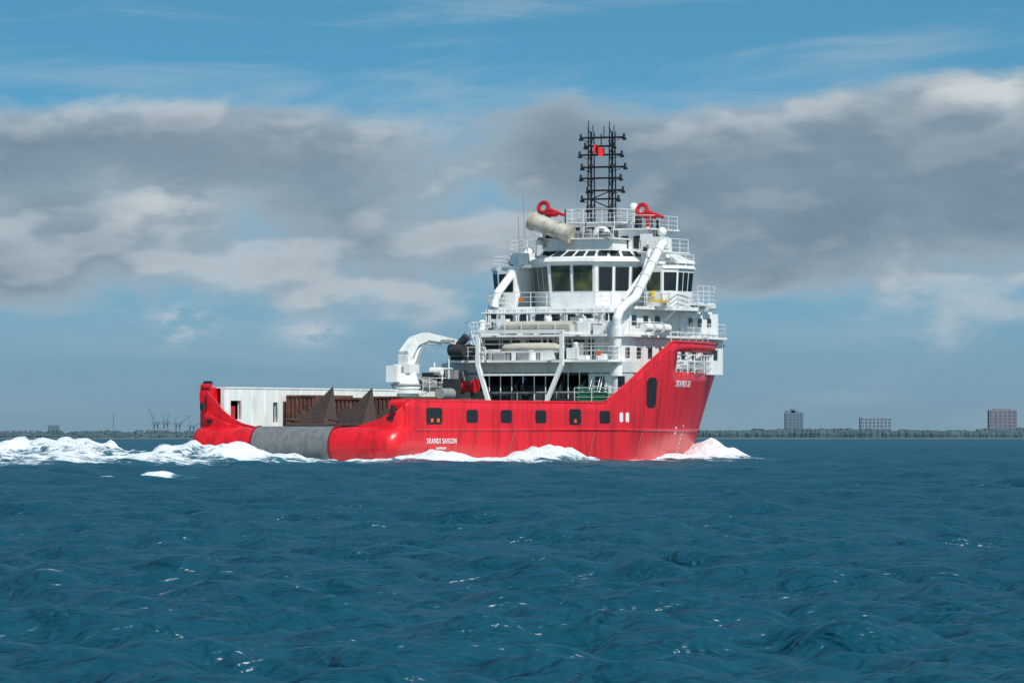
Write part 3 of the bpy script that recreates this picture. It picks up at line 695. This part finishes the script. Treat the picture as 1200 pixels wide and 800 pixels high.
# ------------------------------------------------------------------ light
sd=Vector((0.47,-0.72,0.88)).normalized()
el=math.asin(sd.z); az=math.atan2(sd.x,sd.y)
su=bpy.data.lights.new('sun','SUN'); su.energy=4.5; su.angle=math.radians(0.5); su.color=(1,0.96,0.90)
so=bpy.data.objects.new('sun',su); scene.collection.objects.link(so); so.rotation_euler=sd.to_track_quat('Z','Y').to_euler(); so.location=(200,-200,300)
wd=bpy.data.worlds.new('World'); scene.world=wd; wd.use_nodes=True; n=wd.node_tree.nodes; l=wd.node_tree.links
try:
    wd.cycles.sampling_method='MANUAL'; wd.cycles.sample_map_resolution=512
except Exception: pass
bg=n['Background']; bg.inputs['Strength'].default_value=0.1
tc=n.new('ShaderNodeTexCoord')
sep=n.new('ShaderNodeSeparateXYZ'); l.new(tc.outputs['Generated'],sep.inputs[0])
def mth(op,a,b=None,c=None,clampv=False):
    x=n.new('ShaderNodeMath'); x.operation=op; x.use_clamp=clampv
    for i,q in enumerate((a,b,c)):
        if q is None: continue
        if isinstance(q,(int,float)): x.inputs[i].default_value=q
        else: l.new(q,x.inputs[i])
    return x.outputs[0]
def rng_(v,a,b,c=0,d=1,smooth=True):
    x=n.new('ShaderNodeMapRange'); x.interpolation_type='SMOOTHSTEP' if smooth else 'LINEAR'
    for k,q in(('From Min',a),('From Max',b),('To Min',c),('To Max',d)): x.inputs[k].default_value=q
    l.new(v,x.inputs['Value']); return x.outputs[0]
zz=mth('MULTIPLY_ADD',mth('MAXIMUM',sep.outputs[2],0.0),5.0,0.16)
cb=n.new('ShaderNodeCombineXYZ'); l.new(sep.outputs[0],cb.inputs[0]); l.new(sep.outputs[1],cb.inputs[1]); l.new(zz,cb.inputs[2])
nv=n.new('ShaderNodeVectorMath'); nv.operation='NORMALIZE'; l.new(cb.outputs[0],nv.inputs[0])
sk=n.new('ShaderNodeTexSky'); sk.sky_type='NISHITA'; sk.sun_disc=False; sk.sun_elevation=el; sk.sun_rotation=az; sk.ozone_density=2.0; sk.dust_density=0.6
l.new(nv.outputs[0],sk.inputs['Vector'])
u=mth('ARCTAN2',sep.outputs[0],sep.outputs[1]); v=sep.outputs[2]
def cloudvec(du,dv,su_,sv,w=3.7):
    c=n.new('ShaderNodeCombineXYZ'); l.new(mth('MULTIPLY',mth('ADD',u,du),su_),c.inputs[0]); l.new(mth('MULTIPLY',mth('ADD',v,dv),sv),c.inputs[1]); c.inputs[2].default_value=w; return c.outputs[0]
def cn(vec,detail,rough,dist=0.0):
    x=n.new('ShaderNodeTexNoise'); x.inputs['Scale'].default_value=1; x.inputs['Detail'].default_value=detail; x.inputs['Roughness'].default_value=rough; x.inputs['Distortion'].default_value=dist
    l.new(vec,x.inputs['Vector']); return x.outputs['Fac']
def gauss(cu,cv,wu,wv,a):
    p=mth('POWER',mth('ABSOLUTE',mth('DIVIDE',mth('SUBTRACT',u,cu),wu)),2.0); q=mth('POWER',mth('ABSOLUTE',mth('DIVIDE',mth('SUBTRACT',v,cv),wv)),2.0)
    return mth('MULTIPLY',mth('EXPONENT',mth('MULTIPLY',mth('ADD',p,q),-1.0)),a)
n1=cn(cloudvec(0,0,27,56),7,0.55); n1a=cn(cloudvec(0,0,27,56),4,0.48); n1b=cn(cloudvec(-0.0018,0.0036,27,56),4,0.48)
n2=cn(cloudvec(0,0,55,130,9.1),5,0.58)
band=mth('MULTIPLY',rng_(v,0.012,0.034),rng_(v,0.063,0.046))
cov=mth('MULTIPLY_ADD',band,0.36,-0.16)
for g in((-0.030,0.045,0.024,0.009,0.12),(0.056,0.042,0.032,0.014,0.24),(-0.060,0.036,0.012,0.006,0.12),(-0.078,0.044,0.014,0.006,0.10),(0.074,0.057,0.012,0.0045,0.26),(0.008,0.057,0.014,0.005,-0.12),
          (0.010,0.048,0.012,0.009,0.14),(-0.05,0.060,0.03,0.006,-0.12)):
    cov=mth('ADD',cov,gauss(*g))
dens=mth('ADD',n1,cov)
al=rng_(dens,0.455,0.65,0,0.94)
lit=rng_(mth('SUBTRACT',n1a,n1b),0.005,0.085)
lit=mth('MULTIPLY',lit,rng_(dens,0.95,0.60,0.25,0.85))
litg=mth('ADD',gauss(-0.058,0.0385,0.010,0.004,0.8),mth('ADD',gauss(0.078,0.057,0.013,0.0035,0.85),gauss(-0.026,0.050,0.022,0.0045,0.45)))
litg=mth('MULTIPLY',litg,rng_(n2,0.40,0.58))
thick=mth('MULTIPLY',rng_(dens,0.50,0.84),rng_(n2,0.25,0.7,0.7,1.0))
def mixc(f,a,b_):
    x=n.new('ShaderNodeMix'); x.data_type='RGBA'
    for k,q in(('Factor',f),('A',a),('B',b_)):
        if isinstance(q,tuple): x.inputs[k].default_value=(*q,1)
        elif isinstance(q,(int,float)): x.inputs[k].default_value=q
        else: l.new(q,x.inputs[k])
    return x.outputs['Result']
ccol=mixc(thick,(3.5,4.4,5.1),(1.8,2.5,3.2))
ccol=mixc(mth('ADD',mth('MULTIPLY',lit,0.6),litg,None,True),ccol,(6.1,6.55,6.75))
n3=cn(cloudvec(0,0,14,85),6,0.6,0.6)
cir=mth('MULTIPLY',rng_(n3,0.43,0.74,0,0.55),rng_(v,0.045,0.062,0.35,1.0))
# small distant puffs low over the horizon
puff=mth('ADD',gauss(-0.054,0.0185,0.005,0.0028,0.9),mth('ADD',gauss(-0.033,0.0172,0.0055,0.0022,0.8),gauss(-0.012,0.0150,0.004,0.0012,0.6)))
puff=mth('MULTIPLY',puff,rng_(cn(cloudvec(0,0,120,260,5.5),6,0.6),0.42,0.62))
tint=n.new('ShaderNodeMix'); tint.data_type='RGBA'; tint.blend_type='MULTIPLY'; tint.inputs['Factor'].default_value=1; l.new(sk.outputs[0],tint.inputs['A']); tint.inputs['B'].default_value=(0.78,1.6,1.5,1)
haze=rng_(v,0.055,0.0,0,0.97)
s1=mixc(haze,tint.outputs['Result'],(1.95,3.1,4.05))
s2=mixc(cir,s1,(4.4,5.4,6.0))
s2=mixc(puff,s2,(5.2,5.8,6.2))
s3=mixc(al,s2,ccol)
l.new(s3,bg.inputs['Color'])

# ------------------------------------------------------------------ camera
cam=bpy.data.cameras.new('camera'); co=bpy.data.objects.new('camera',cam); scene.collection.objects.link(co)
cam.sensor_width=36; cam.lens=214.65; cam.clip_start=0.5; cam.clip_end=60000
co.location=(0,0,2.0); co.rotation_euler=(math.radians(90.893),0,0); scene.camera=co
